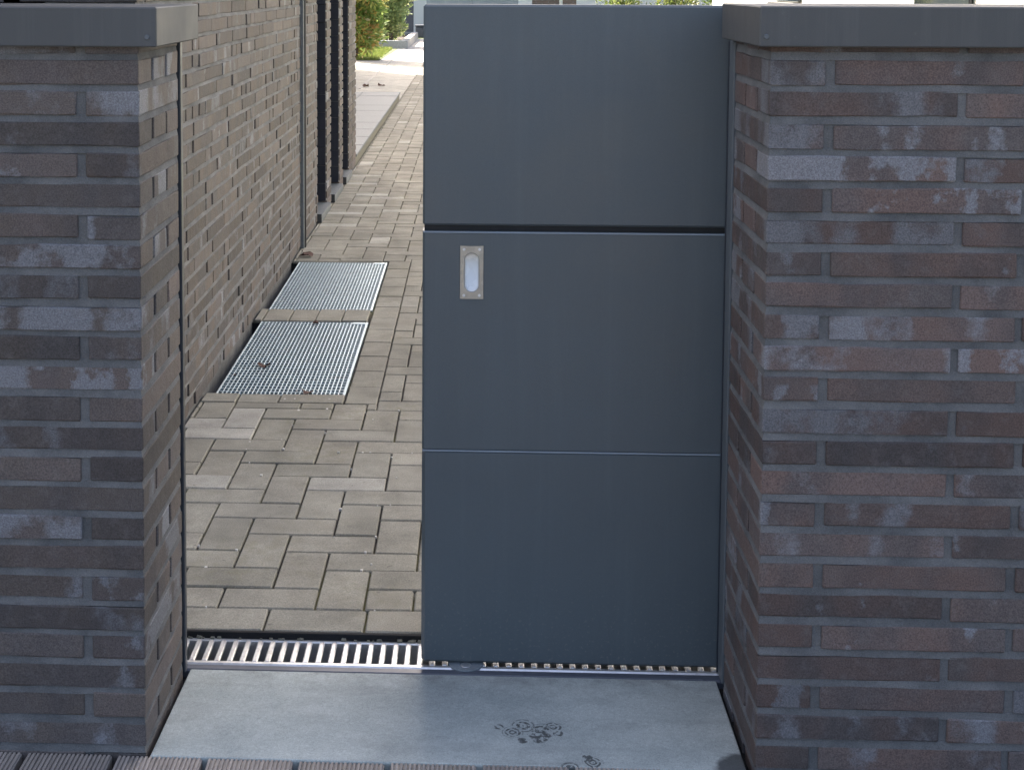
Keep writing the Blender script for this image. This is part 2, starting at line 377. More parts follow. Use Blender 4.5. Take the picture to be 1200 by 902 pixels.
for i in range(42):
    bm_ = ('brick', 'brick_left', 'brick_house')[i % 3]
    V, Fc = brick_shape(rb)
    me = bpy.data.meshes.new('brick'); me.from_pydata(V, [], Fc); me.update(); me.materials.append(M[bm_])
    me.attributes.new('rnd', 'FLOAT', 'POINT').data.foreach_set('value', [0.0] * len(V))
    me.attributes.new('bco', 'FLOAT_VECTOR', 'POINT').data.foreach_set('vector', [c for v in V for c in v])
    BRV.setdefault(bm_, []).append((V, Fc, me))
def brick(parent, cx, cy, cz, rz=0.0, length=BL, rng=random, sy=1.0, kind='brick'):
    V, Fc, me = rng.choice(BRV[kind])
    o = bpy.data.objects.new('brick', me); o.location = (cx, cy, cz)
    o.rotation_euler = (rng.uniform(-.006, .006), rng.uniform(-.003, .003), rz + (math.pi if rng.random() < .5 else 0) + rng.uniform(-.003, .003))
    o.scale = (length / BL, sy, rng.uniform(.97, 1.02)); link(o, parent); return o
PV = []
for i in range(10):
    V, Fc = cbox(-.5, .5, -.5, .5, -.06, 0, .004, .0, rb)
    PV.append((V, Fc))

# ------------------------------------------------------------------ setting: ground, street, deck
struct(sheet('ground', [(-150, -150, -.16), (150, -150, -.16), (150, 250, -.16), (-150, 250, -.16)], 'lawn_ground'))
struct(sheet('street', [(-40, -30, -.12), (40, -30, -.12), (40, -.9, -.12), (-40, -.9, -.12)], 'asphalt'))

# terrace deck in front: ribbed boards
deck = struct(MB().box(-2.3, 2.3, -.8, 2.349, -.11, -.03, .004).build('deck', 'black'))
rd = random.Random(3)
for k in range(30):
    xa = -.4385 + .1525 * (k - 11); xb = xa + .1415
    # ribbed profile extruded along Y
    prof = [(xa, -.028)]; n = 19; p = (xb - xa) / n
    for i in range(n):
        x = xa + p * i
        prof += [(x + p * .08, -.0), (x + p * .60, -.0), (x + p * .70, -.0028), (x + p * .98, -.0028)]
    prof += [(xb, -.003), (xb, -.028)]
    y1 = 2.3475 - (.004 if -.55 < xa < .46 else 0) + rd.uniform(-.001, .001); y0 = -.8
    V = [(x, y0, z) for x, z in prof] + [(x, y1, z) for x, z in prof]; N = len(prof)
    Fc = [(i, N + i, N + i + 1, i + 1) for i in range(N - 1)] + [tuple(range(N, 2 * N)), tuple(reversed(range(N)))]
    Fc = [tuple(reversed(f)) for f in Fc]
    dz = rd.uniform(-.0012, .0004)
    meshobj('deck_board', [(a, b, c + dz) for a, b, c in V], Fc, 'deck', deck, False, [0.0] * len(V))

# ------------------------------------------------------------------ garden path
PATH_R = 1.0
V = []; Fc = []
for x0, x1, y0, y1 in ((-.848, PATH_R, 2.838, 4.520), (-.402, PATH_R, 4.520, 6.723), (-.848, -.402, 5.522, 5.722), (-.848, PATH_R, 6.723, 34.4)):
    o_ = len(V); V += [(x0, y0, -.009), (x1, y0, -.009), (x1, y1, -.009), (x0, y1, -.009)]; Fc.append((o_, o_ + 1, o_ + 2, o_ + 3))
path = struct(meshobj('path', V, Fc, 'joint'))
GX0, GX1 = -.8165, -.405
U = .1015; OX, OY = -.3265, 2.9375
g = .0022
excl = [(-.86, -.297, 4.419, 6.735)]
rects = []
def clip(r):
    x0, x1, y0, y1 = r
    x0 = max(x0, -.846); x1 = min(x1, PATH_R); y0 = max(y0, OY + g)
    out = [(x0, x1, y0, y1)]
    for ex0, ex1, ey0, ey1 in excl:
        nxt = []
        for x0, x1, y0, y1 in out:
            if x0 < ex1 and x1 > ex0 and y0 < ey1 and y1 > ey0:
                nxt += [(max(x0, ex1 + g), x1, y0, y1), (x0, min(x1, ex1), y0, min(y1, ey0 - g)), (x0, min(x1, ex1), max(y0, ey1 + g), y1)]
            else: nxt.append((x0, x1, y0, y1))
        out = nxt
    return [q for q in out if q[1] - q[0] > .008 and q[3] - q[2] > .008]
for k in range(-3, 8):   # border row along the channel
    x0 = -.4195 + .203 * k
    rects.append(('f', max(-.846, x0 + g), x0 + .203 - g, 2.836, 2.9355))
for j in range(-1, 262):
    for i in range(-7, 15):
        k = (i + j + 2) % 4; x = OX + U * i; y = OY + U * j
        if k == 0: r = (x + g, x + 2 * U - g, y + g, y + U - g)
        elif k == 2: r = (x + g, x + U - g, y + g, y + 2 * U - g)
        else: continue
        rects.append(r)
# pavers framing the gratings
for k in range(12):
    y = 4.419 + .1945 * k
    rects.append(('f', GX1 + .006 + g, -.297 - g, y + g, min(y + .1945, 6.735) - g))
for x0, x1 in ((-.846, -.735), (-.735, -.605), (-.605, -.402)):
    rects.append(('f', x0 + g, x1 - g, 4.419 + g, 4.517 - g))
for k in range(5):
    x0 = -.846 + (.0 if k == 0 else .032 + .1015 * (k - 1)); x1 = -.846 + .032 + .1015 * k
    rects.append(('f', x0 + g, min(x1, GX1 - .004) - g, 5.524 + g, 5.720 - g))
rects.append(('f', -.846, GX1 + .0, 6.724, 6.735))
fin = []
for r in rects:
    if r[0] == 'f': fin.append(r[1:])
    else:
        fin += clip(r)
def proj_area(r):
    xm, ym = (r[0] + r[1]) / 2, (r[2] + r[3]) / 2
    px = 558 + 1720 * xm / ym
    if px < 205 or px > 505: return 0
    return (r[1] - r[0]) * (r[3] - r[2]) / ym ** 3
fin.sort(key=proj_area, reverse=True)
rp = random.Random(8); far = MB(); pm = {}
for i, r in enumerate(fin):
    cx, cy = (r[0] + r[1]) / 2, (r[2] + r[3]) / 2; dx, dy = r[1] - r[0], r[3] - r[2]
    dz = rp.uniform(-.0022, .0012); tx, ty = rp.uniform(-.006, .006), rp.uniform(-.006, .006)
    if i < 300 and proj_area(r) > 0:
        key = (round(dx, 3), round(dy, 3))
        if key not in pm:
            V, Fc = cbox(-dx / 2, dx / 2, -dy / 2, dy / 2, -.06, 0, .0028, .0004, rp)
            me = bpy.data.meshes.new('paver'); me.from_pydata(V, [], Fc); me.update(); me.materials.append(M['paver'])
            me.attributes.new('rnd', 'FLOAT', 'POINT').data.foreach_set('value', [0.0] * len(V)); pm[key] = me
        o = bpy.data.objects.new('paver', pm[key]); o.location = (cx, cy, dz); o.rotation_euler = (tx, ty, rp.uniform(-.006, .006)); link(o, path)
    else:
        V, Fc = cbox(cx - dx / 2, cx + dx / 2, cy - dy / 2, cy + dy / 2, -.02 + dz, dz, .003)
        V = [(a, b, c + (a - cx) * ty + (b - cy) * tx) for a, b, c in V]
        far.add((V, Fc), rp.random())
o = far.build('distant_pavers', 'paver', path, attrs=True); o['kind'] = 'stuff'

cr = MB(); rg = random.Random(15)
for i in range(42):
    j = rg.randrange(0, 18); y = OY + U * j + rg.uniform(-.003, .003); x = rg.uniform(-.62, -.1); rr = rg.uniform(.0012, .0035)
    if rg.random() < .5: x = OX + U * rg.randrange(-3, 3) + rg.uniform(-.002, .002); y = OY + rg.uniform(0, 1.6)
    cr.box(x - rr, x + rr, y - rr * 1.5, y + rr * 1.5, -.004, rr * .5, rr * .3, rr * .3)
o = cr.build('lime_crumbs', 'speck', path); o['kind'] = 'stuff'

# ------------------------------------------------------------------ boundary walls with coping
def coping(parent, x0, x1, zt, zb, screw_x, label):
    y0, y1 = 2.330, 2.686
    o = MB(); o.box(x0, x1, y0, y1, zb, zt, .0022); c = o.build('coping', 'coping', parent)
    s = MB().disc(0, 0, 0, .0025, .0042, 12, .001)
    s.v = [(screw_x + a, y0 - cc, zb + .016 + b) for a, b, cc in s.v]
    s.f = [tuple(f) for f in s.f]
    s.build('screw', 'strip', c)
    return c
XR, XL, YF, YB = .467, -.545, 2.350, 2.665
PB = (BW + .0135)
def wall(name, label, side):
    root = empty(name, ((1.3 if side > 0 else -1.3), 2.5, 0), label, 'brick wall')
    off = Vector(root.location)
    rg = random.Random(21 if side > 0 else 34); bkind = 'brick' if side > 0 else 'brick_left'
    core = MB(); ins = .0038
    if side > 0: core.box(XR + ins, 2.4, YF + ins, YB - .004, -.12, 1.191, .001)
    else: core.box(-2.4, XL - ins, YF + ins, YB - .004, -.12, 1.185, .001)
    c = core.build('mortar_core', 'mortar', root); c.location = -off
    z0, dp = (1.1314, .05132) if side > 0 else (1.1246, .05050)
    bj = MB(); xc = XR if side > 0 else XL; N = 30
    for k in range(-1, 23):   # weather-struck bed joints: set back under the upper brick, flush above the lower one
        za, zb_ = z0 - dp * k + .0012, z0 - dp * (k + 1) + BH - .0012; V = []; Fc = []
        for q in range(N + 1):
            x = xc + side * (.0008 + (1.9) * q / N); w1, w2 = rg.uniform(-.0008, .0012), rg.uniform(-.0006, .0012)
            V += [(x if q else xc + side * .0034, YF + .0034 + w1 * .3, za + w1), (x, YF + .0006 + abs(w2) * .6, zb_ + w2)]
        for q in range(N): Fc.append((2 * q, 2 * q + 1, 2 * q + 3, 2 * q + 2))
        bj.add((V, Fc)); V = []; Fc = []
        for q in range(9):
            y = YF + .0008 + (YB - .006 - YF) * q / 8; w1, w2 = rg.uniform(-.0008, .0012), rg.uniform(-.0006, .0012)
            V += [(xc + side * (.0034 + w1 * .3), y if q else YF + .0034, za + w1), (xc + side * (.0006 + abs(w2) * .6), y, zb_ + w2)]
        for q in range(8): Fc.append((2 * q, 2 * q + 1, 2 * q + 3, 2 * q + 2))
        bj.add((V, Fc))
    bj_o = bj.build('bed_joints', 'mortar', root); bj_o.location = -off
    rest = MB()
    def put(cx, cy, cz, rz, length=BL, sy=1.0):
        j = rg.uniform(-.0016, .0016); jz = rg.uniform(-.0016, .0016)
        if rz == 0: cy += j
        else: cy += rg.uniform(-.001, .001)
        if abs(cx) < 1.25: brick(root, cx - off.x, cy - off.y, cz + jz, rz, length, rg, sy, bkind)
        else:
            V, Fc, me = rg.choice(BRV[bkind])
            rest.add((xf(V, cx - off.x, cy - off.y, cz + jz, rz, length / BL, sy), Fc), rg.random(), V)
    for k in range(-1, 24):
        zc = z0 - dp * k + BH / 2
        if k == 23 and zc < -.04: pass
        head = (k % 2 == 0) if side > 0 else (k % 2 != 0)
        x = XR if side > 0 else XL
        if head:
            hw = BW + rg.uniform(-.003, .002)
            put(x + side * BW / 2, YF + .1545, zc, math.pi / 2, .309)
            x += side * (BW + .0155)
        else:
            for q in (0, 1, 2): put(x + side * BL / 2, YF + BW * .53 + q * .1080, zc, 0.0, BL, 1.06)
            x += side * (BL + .0135)
        while abs(x) < 2.05:
            jt = rg.uniform(.011, .016); LL = BL + rg.uniform(-.004, .003)
            put(x + side * LL / 2, YF + BW / 2, zc, 0.0, LL); x += side * (LL + jt)
    o = rest.build('end_brickwork', bkind, root, attrs=True); o['kind'] = 'stuff'
    if side > 0: cp = coping(root, .4457, 2.42, 1.2559, 1.1918, .4565, '')
    else: cp = coping(root, -2.42, -.5114, 1.2502, 1.1859, -.5265, '')
    cp.location = -off
    return root, off
wl, ol = wall('boundary_wall', 'dark clinker brick wall with grey coping on the left of the opening', -1)
wr, orr = wall('boundary_wall', 'reddish brown clinker brick wall with grey coping right of the gate', 1)
# steel post behind the left wall end, guide strip behind the right one
p1 = empty('gate_stop_post', (-.57, 2.684, 0), 'thin dark steel stop post behind the left brick wall end', 'post')
b = MB(); b.box(-.60, -.5415, 2.666, 2.686, -.012, 1.185, .002); o = b.build('post_profile', 'post', p1); o.location = (.57, -2.684, 0)
b = MB(); b.box(-.5995, -.5445, 2.6865, 2.6895, -.012, 1.184, .001); o = b.build('stop_flange', 'post', p1); o.location = (.57, -2.684, 0)
p2 = empty('gate_guide_post', (.495, 2.695, 0), 'narrow grey steel guide post between gate and right brick wall', 'post')
b = MB(); b.box(.4655, .520, 2.668, 2.716, -.012, 1.188, .002); o = b.build('post_profile', 'strip', p2); o.location = (-.495, -2.695, 0)
b = MB(); b.box(.4635, .474, 2.7162, 2.7205, -.012, 1.186, .001); o = b.build('rubber_lip', 'post', p2); o.location = (-.495, -2.695, 0)

# ------------------------------------------------------------------ threshold, channel, roller
V = [(-.5385, 2.3465, 0), (.4535, 2.3445, 0), (.4585, 2.687, -.0135), (-.5365, 2.689, -.0135)]
V = V + [(a, b, c - .07) for a, b, c in V]
def bevel_obj(o, wd, seg=2):
    bm = bmesh.new(); bm.from_mesh(o.data); bmesh.ops.recalc_face_normals(bm, faces=bm.faces[:])
    bmesh.ops.bevel(bm, geom=bm.edges[:], offset=wd, segments=seg, affect='EDGES', profile=.5); bm.to_mesh(o.data); bm.free(); o.data.update()
th = meshobj('threshold_slab', V, [(0, 1, 2, 3), (4, 7, 6, 5), (0, 4, 5, 1), (1, 5, 6, 2), (2, 6, 7, 3), (3, 7, 4, 0)], 'threshold'); bevel_obj(th, .003)
tag(th, 'pale grey speckled threshold slab with wet shoe prints below the gate', 'threshold')
bedding = struct(sheet('bedding', [(-.56, 2.34, -.03), (.48, 2.34, -.03), (.48, 2.70, -.03), (-.56, 2.70, -.03)], 'black'))
dr = empty('drain_channel', (-.05, 2.77, -.09), 'bright slotted metal drain channel across the gate opening', 'drain')
dr_off = (.05, -2.77, .09); ZD = -.014
def dpart(mb, name, mat):
    o = mb.build(name, mat, dr); o.location = dr_off; return o
dpart(MB().box(-.63, .56, 2.688, 2.7125, -.06, ZD, .004), 'edge_profile', 'edge_profile')
dpart(MB().box(-.63, .56, 2.7128, 2.727, -.06, ZD + .0005, .003), 'front_rail', 'drain')
dpart(MB().box(-.63, .56, 2.8155, 2.8255, -.06, ZD - .001, .002), 'rear_rail', 'drain')
dpart(MB().box(-.63, .56, 2.8262, 2.8355, -.08, -.0025, .001), 'rear_black_strip', 'black')  # black strip added to darken the front face of the border pavers
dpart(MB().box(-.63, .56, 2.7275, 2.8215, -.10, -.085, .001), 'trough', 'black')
# bars share one mesh
V, Fc = cbox(-.0055, .0055, 2.7268, 2.8165, -.03, ZD - .0002, .0022)
V = [(x * (1.0 if z > -.025 else .6), y, z) for x, y, z in V]
bar0 = None
for i in range(47):
    if bar0 is None: bar0 = meshobj('grate_bar', V, Fc, 'drain', dr); o = bar0
    else: o = bar0.copy(); link(o, dr)
    o.location = (-.616 + .0245 * i + .05, -2.77, .09)
mo = MB(); rg = random.Random(4)
for i in range(26):   # crumbs of debris lying at the rear rail
    x = -.60 + rg.random() ** 1.5 * .55; rr = rg.uniform(.002, .006)
    mo.box(x - rr, x + rr, 2.820, 2.820 + rr * 1.6, ZD - .002, ZD + rr * .6, rr * .3, rr * .25)
dpart(mo, 'debris', 'kerb')['kind'] = 'stuff'
ro = empty('guide_roller', (-.012, 2.734, ZD), 'round grey floor guide disc under the bottom edge of the gate', 'roller')
o = MB().disc(0, 0, .0003, .0033, .034, 40, .0008).build('disc', 'planter', ro)
o = MB().disc(0, -.012, .0034, .0042, .0105, 24, .0004).build('hub', 'drain', ro)

# ------------------------------------------------------------------ sliding gate
GX, GR, GY = -.098, 1.16, 2.725
gt = empty('sliding_gate', (.5, GY, 0), 'anthracite sliding gate of three flush metal panels, half open', 'gate'); goff = (-.5, -GY, 0)
def gpart(o): o.location = goff; return o
def panel(z0, z1): return gpart(MB().box(GX, GR, GY, GY + .038, z0, z1, .0042).build('panel', 'gate', gt))
SC = GY / 2.752
def gz(z): return H - (H - z) * SC
panel(gz(.833), gz(1.2505))
gpart(MB().box(GX, GR, GY, GY + .038, -.009, gz(.3999), .0065).build('panel', 'gate', gt))
# middle panel with the pocket for the handle
z0, z1 = gz(.4006), gz(.8220); hx0, hx1, hz0, hz1 = -.0225, .0115, gz(.703), gz(.784)
b = 0.0042
ys = GY
outer = [(GX + b, z0 + .0006), (GR - b, z0 + .0006), (GR - b, z1 - b), (GX + b, z1 - b)]; hole = [(hx0, hz0), (hx1, hz0), (hx1, hz1), (hx0, hz1)]
rim = [(GX, z0), (GR, z0), (GR, z1), (GX, z1)]
V = [(x, ys, z) for x, z in outer] + [(x, ys, z) for x, z in hole] + [(x, ys + .03, z) for x, z in hole] + [(x, ys + b, z) for x, z in rim] + [(x, ys + .038, z) for x, z in rim]
Fc = []
for i in range(4):
    j = (i + 1) % 4
    Fc += [(i, j, 4 + j, 4 + i), (4 + i, 4 + j, 8 + j, 8 + i), (j, i, 12 + i, 12 + j), (12 + j, 12 + i, 16 + i, 16 + j)]
Fc += [(8, 9, 10, 11), (19, 18, 17, 16)]
gpart(meshobj('panel', V, Fc, 'gate', gt))
gpart(MB().box(GX + .003, GR - .003, GY + .008, GY + .034, .812, .862, .001).box(GX + .003, GR - .003, GY + .008, GY + .034, .365, .435, .001).build('inner_frame', 'gate_dark', gt))
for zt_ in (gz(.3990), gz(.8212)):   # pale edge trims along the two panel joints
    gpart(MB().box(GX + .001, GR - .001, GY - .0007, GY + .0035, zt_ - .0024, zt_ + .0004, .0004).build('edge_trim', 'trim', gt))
# flush pull handle: plate with a stadium opening and a scooped cup
px0, px1, pz0, pz1 = -.0275, .0165, gz(.693), gz(.795); pcx, pcz = (px0 + px1) / 2, (pz0 + pz1) / 2
NS = 40; sr, sh = .0132, .0365 - .0132
def stad(k, r, hh):
    a = 2 * math.pi * k / NS; c, s_ = math.cos(a), math.sin(a)
    return (pcx + r * c, pcz + (hh if s_ > 1e-6 else (-hh if s_ < -1e-6 else 0)) + r * s_)
def rect_hit(k):
    a = 2 * math.pi * k / NS; c, s_ = math.cos(a), math.sin(a); hw, hh = (px1 - px0) / 2, (pz1 - pz0) / 2
    # map angle to the rectangle border
    t = k / NS * 8
    tt = t % 8
    pts = [(hw, 0), (hw, hh), (0, hh), (-hw, hh), (-hw, 0), (-hw, -hh), (0, -hh), (hw, -hh), (hw, 0)]
    i = int(tt); f_ = tt - i; p, q_ = pts[i], pts[i + 1]
    return (pcx + p[0] + (q_[0] - p[0]) * f_, pcz + p[1] + (q_[1] - p[1]) * f_)
yp = GY - .0028
V = []; Fc = []
for k in range(NS): x, z = rect_hit(k); V.append((x, GY - .0002, z))
for k in range(NS): x, z = rect_hit(k); V.append((pcx + (x - pcx) * .985, yp, pcz + (z - pcz) * .993))
for k in range(NS): x, z = stad(k, sr + .0012, sh); V.append((x, yp, z))
for k in range(NS): x, z = stad(k, sr, sh); V.append((x, yp + .002, z))
for rr in range(3):
    for k in range(NS):
        j = (k + 1) % NS; Fc.append((rr * NS + k, (rr + 1) * NS + k, (rr + 1) * NS + j, rr * NS + j))
pl = gpart(meshobj('handle_plate', V, Fc, 'steel', gt))
V = []; Fc = []; zb_, zt_ = pcz - sh - sr, pcz + sh + sr
SCL = (1.0, .97, .8, .6, .4, .2)
for q_, sc in enumerate(SCL):
    for k in range(NS):
        x, z = stad(k, sr, sh); x = pcx + (x - pcx) * sc; z = pcz + (z - pcz) * sc
        u_ = min(1, max(0, (z - zb_) / (zt_ - zb_)))
        V.append((x, yp + .0018 + (0 if q_ == 0 else .001 + .019 * math.sin(u_ * math.pi / 2)), z))
NR = len(SCL) - 1
for rr in range(NR):
    for k in range(NS):
        j = (k + 1) % NS; Fc.append((rr * NS + k, (rr + 1) * NS + k, (rr + 1) * NS + j, rr * NS + j))
V.append((pcx, yp + .0028 + .019 * math.sin(math.pi / 4), pcz)); CI = len(V) - 1
for k in range(NS): Fc.append((NR * NS + k, CI, NR * NS + (k + 1) % NS))
meshobj('finger_cup', V, Fc, 'cup', pl, True)
for sx in (-1, 1):
    for sz in (-1, 1):
        s = MB().disc(0, 0, 0, .0012, .0028, 12, .0006)
        s.v = [(pcx + sx * .0145 + a, yp - c, pcz + sz * .0435 + bb) for a, bb, c in s.v]; s.build('screw', 'cup', pl)

# ------------------------------------------------------------------ light shaft gratings
def grating(y0, y1, label):
    r = empty('floor_grating', (GX0, y0, -.02), label, 'grating', 'light shaft gratings along the house wall'); off = (-GX0, -y0, .02)
    def gp(mb, n, mat): o = mb.build(n, mat, r); o.location = off; return o
    zt = -.004
    f = MB(); f.box(GX0, GX0 + .006, y0, y1, -.032, zt, .001); f.box(GX1 - .009, GX1, y0, y1, -.032, zt + .001, .001); f.box(GX0, GX1, y0, y0 + .004, -.032, zt - .001, .001); f.box(GX0, GX1, y1 - .004, y1, -.032, zt - .001, .001)
    gp(f, 'frame', 'galv')
    bb = MB(); n = 29; pitch = (GX1 - GX0 - .015) / n
    for i in range(1, n): x = GX0 + .006 + pitch * i; bb.box(x - .0018, x + .0018, y0 + .004, y1 - .004, -.03, zt, .0004)
    o = gp(bb, 'bearing_bars', 'galv'); o['kind'] = 'stuff'
    cb = MB(); m_ = 31
    for i in range(1, m_): y = y0 + (y1 - y0) * i / m_; cb.box(GX0 + .006, GX1 - .009, y - .0028, y + .0028, -.022, zt - .0004, .0004)
    o = gp(cb, 'cross_bars', 'galv'); o['kind'] = 'stuff'
    gp(MB().box(GX1 - .06, GX1 - .01, y1 - .03, y1 - .005, -.012, zt + .0012, .0005), 'corner_plate', 'galv')
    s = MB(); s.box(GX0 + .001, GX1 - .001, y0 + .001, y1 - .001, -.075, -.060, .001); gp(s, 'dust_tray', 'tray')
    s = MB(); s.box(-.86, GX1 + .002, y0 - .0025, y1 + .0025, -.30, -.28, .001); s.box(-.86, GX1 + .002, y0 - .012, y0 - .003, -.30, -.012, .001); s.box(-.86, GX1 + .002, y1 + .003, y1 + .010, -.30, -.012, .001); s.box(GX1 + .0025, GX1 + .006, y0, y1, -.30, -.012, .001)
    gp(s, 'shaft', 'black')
grating(4.523, 5.520, 'nearer galvanised floor grating along the house wall')
grating(5.723, 6.720, 'farther galvanised floor grating along the house wall')

# ------------------------------------------------------------------ house along the path
XW = -.846; YH = 3.64; HT = 6.3
hs = empty('house', (-4, 7, 0), 'tall brick house whose side wall runs along the path', 'house'); hoff = Vector((4, -7, 0))
def hp(o): o.location = hoff; return o
wallm = MB(); ins = .0065; XB = -1.16
wallm.box(XB - .3, XW - ins, YH + ins, 7.794 - ins, -.12, 2.6, .001)
wcore = hp(wallm.build('side_wall', 'mortar_house', hs))
bj = MB(); rj = random.Random(12)
for k in range(0, 49):
    za, zb_ = .012 + .0511 * (k + 1) + .001, .012 + .0511 * k + BH - .001; V = []; Fc = []
    for q in range(61):
        y = YH + (7.79 - YH) * q / 60; w1, w2 = rj.uniform(-.001, .0014), rj.uniform(-.001, .0014)
        V += [(XW - .0058, y, za + w1), (XW - .0012 + w2 * .5, y, zb_ + w2)]
    for q in range(60): Fc.append((2 * q, 2 * q + 1, 2 * q + 3, 2 * q + 2))
    bj.add((V, Fc))
bj.build('bed_joints', 'mortar_house', wcore)
fins = [(8.288, 8.533), (9.071, 9.306), (9.746, 10.304)]
rh = random.Random(77); cand = []
pitch = .0511
for k in range(0, 49):
    zc = .012 + pitch * k + BH / 2; y = YH
    if k % 2: y += 0
    first = True
    while y < 7.794 - .02:
        head = rh.random() < .36
        if first: head = (k % 2 == 0)
        LL = BW if head else BL
        if y + LL > 7.794: LL = 7.794 - y
        if LL > .03: cand.append((y, LL, head and LL == BW, zc))
        y += LL + rh.uniform(.010, .014); first = False
def vis(c):
    y, LL, hd, zc = c
    if zc > 1.32 or 558 + 1720 * XW / (y + LL) < 208: return 0
    return LL / y ** 3
cand.sort(key=vis, reverse=True)
rest = MB()
for i, (y, LL, hd, zc) in enumerate(cand):
    jx = rh.uniform(-.003, .002); jz = rh.uniform(-.0018, .0018)
    if hd: cx, cy, rz, ln = XW - BL / 2 + jx, y + BW / 2, 0.0, BL
    else: cx, cy, rz, ln = XW - BW / 2 + jx, y + LL / 2, math.pi / 2, LL
    if i < 300 and vis((y, LL, hd, zc)) > 0: brick(wcore, cx, cy, zc + jz, rz, ln, rh, 1.0, 'brick_house')
    else:
        V, Fc, me = rh.choice(BRV['brick_house']); rest.add((xf(V, cx, cy, zc + jz, rz, ln / BL), Fc), rh.random(), V)
o = rest.build('upper_brickwork', 'brick_house', wcore, attrs=True); o['kind'] = 'stuff'
# window piers
for a, c_ in fins:
    pc = hp(MB().box(XB - .02, XW - ins, a + ins, c_ - ins, -.12, 2.6, .001).build('pier', 'mortar', hs))
    pb = MB()
    for k in range(0, 50):
        zc = .012 + pitch * k + BH / 2; y = a
        lens = [c_ - a] if c_ - a < .3 else ([BL, c_ - a - BL - .012] if k % 2 else [c_ - a - BL - .012, BL])
        for LL in lens:
            sy = LL / BW
            for xx in (XW - BL / 2,):
                V, Fc, me = rh.choice(BRV['brick_house']); V2 = [(p[0], p[1], p[2]) for p in V]
                pb.add((xf(V2, xx + rh.uniform(-.002, .001), y + LL / 2, zc, 0, 1.0, sy), Fc), rh.random(), V)
            y += LL + .012
    o = pb.build('pier_brickwork', 'brick_house', pc, attrs=True); o['kind'] = 'stuff'
    V, Fc = cbox(XB + .055, XW - .0065, a - .012, a - .0035, 0, .099, .0015); r0 = None  # boards added so the piers' front faces carry deep shade as colour
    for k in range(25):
        if r0 is None: r0 = meshobj('pier_shade_board', V, Fc, 'pier_shade', pc); o = r0
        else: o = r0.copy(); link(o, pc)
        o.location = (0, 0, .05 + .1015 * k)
prev = 7.794
for a, c_ in fins:
    wn = hp(MB().box(XB - .012, XB, prev + .006, a - .006, .06, 2.58, .001).build('window', 'glass', hs))
    fr = MB()
    fr.box(XB, XB + .05, prev + .004, prev + .05, .06, 2.58, .002); fr.box(XB, XB + .05, a - .05, a - .004, .06, 2.58, .002); fr.box(XB, XB + .05, prev + .05, a - .05, .06, .11, .002)
    fr.build('frame', 'frame', wn)
    sl = MB(); sl.box(XB + .052, XW + .022, prev + .002, a - .002, .035, .042, .001); sl.box(XW + .018, XW + .0225, prev + .002, a - .002, .004, .0345, .001)
    so = hp(sl.build('window_sill', 'tile', hs))
    MB().box(XB + .06, XW + .0215, prev - .0, prev + .0016, .002, .050, .0005).build('sill_end_cap', 'frame', so)
    hp(MB().box(XB + .052, XW - .004, prev + .002, a - .002, -.12, .034, .001).build('plinth', 'mortar', hs))
    prev = c_
# upper storey, facade, rear wing
hp(MB().box(-8, XW - .003, YH + .001, 10.303, 2.601, HT, .002).build('upper_wall', 'brick_far', hs))
hp(MB().box(-8, XB - .013, 7.80, 10.30, -.12, 2.6, .002).build('inner_wall', 'render', hs))
hp(MB().box(-8, -3.0, 10.306, 23.9, -.12, HT, .002).build('rear_wing', 'brick_far', hs))
hp(MB().box(-8.2, XW + .12, YH - .1, 10.42, HT + .002, HT + .22, .004).build('roof', 'roof', hs))
hp(MB().box(-8.2, -2.9, 10.43, 24.0, HT + .002, HT + .22, .004).build('rear_roof', 'roof', hs))
# street facade with a narrow window right behind the wall coping
fa = MB(); fa.box(-8, -1.08, YH + ins, YH + .3, -.12, 2.6, .001); fa.box(-1.08, XB + .30, YH + ins + .001, YH + .29, -.12, .45, .001); fa.box(-8, -1.47, YH + .31, 7.79, -.12, 2.6, .001)
fc = hp(fa.build('facade', 'mortar', hs)); fb = MB()
for k in range(0, 50):
    zc = .012 + pitch * k + BH / 2; x = -1.085 - (0 if k % 2 else .1)
    while x > -3.6:
        V, Fc, me = rh.choice(BRV['brick_house']); fb.add((xf(V, x - BL / 2, YH + BW / 2 + rh.uniform(-.002, .001), zc), Fc), rh.random(), V); x -= BL + .012
o = fb.build('facade_brickwork', 'brick_house', fc, attrs=True); o['kind'] = 'stuff'
# expansion joint profile on the side wall
jp = MB(); jp.box(XW - .01, XW + .016, 7.035, 7.062, .0, 2.6, .003)
jo = hp(jp.build('wall_profile', 'tile', hs))
MB().box(XW - .008, XW + .0205, 7.064, 7.10, .0, 2.6, .001).build('sealant_joint', 'black', jo)

# ------------------------------------------------------------------ terrace and far garden
te = struct(MB().box(-2.9, -.852, 10.32, 16.3, -.12, .058, .003).build('terrace', 'kerb'))
rg = random.Random(9)
V, Fc = cbox(-.207, .207, -.296, .296, -.02, 0, .003); t0 = None
for i in range(5):
    for j in range(10):
        if t0 is None: t0 = meshobj('terrace_tile', V, Fc, 'tile', te); o = t0
        else: o = t0.copy(); link(o, te)
        o.location = (-1.049 - .418 * i, 10.62 + .5985 * j, .0795 + rg.uniform(-.0015, .001)); o.rotation_euler = (rg.uniform(-.002, .002), rg.uniform(-.002, .002), 0)
struct(sheet('side_paving', [(-2.9, 16.31, -.013), (-.853, 16.31, -.013), (-.853, 24.0, -.013), (-2.9, 24.0, -.013)], 'paver'))
struct(sheet('slab_strip', [(-4.5, 24.01, -.012), (-.853, 24.01, -.012), (-.853, 34.4, -.012), (-4.5, 34.4, -.012)], 'slab'))
ke = struct(MB().box(-1.445, -1.415, 18.0, 29.0, -.05, -.004, .003).build('edging_kerb', 'slab'))
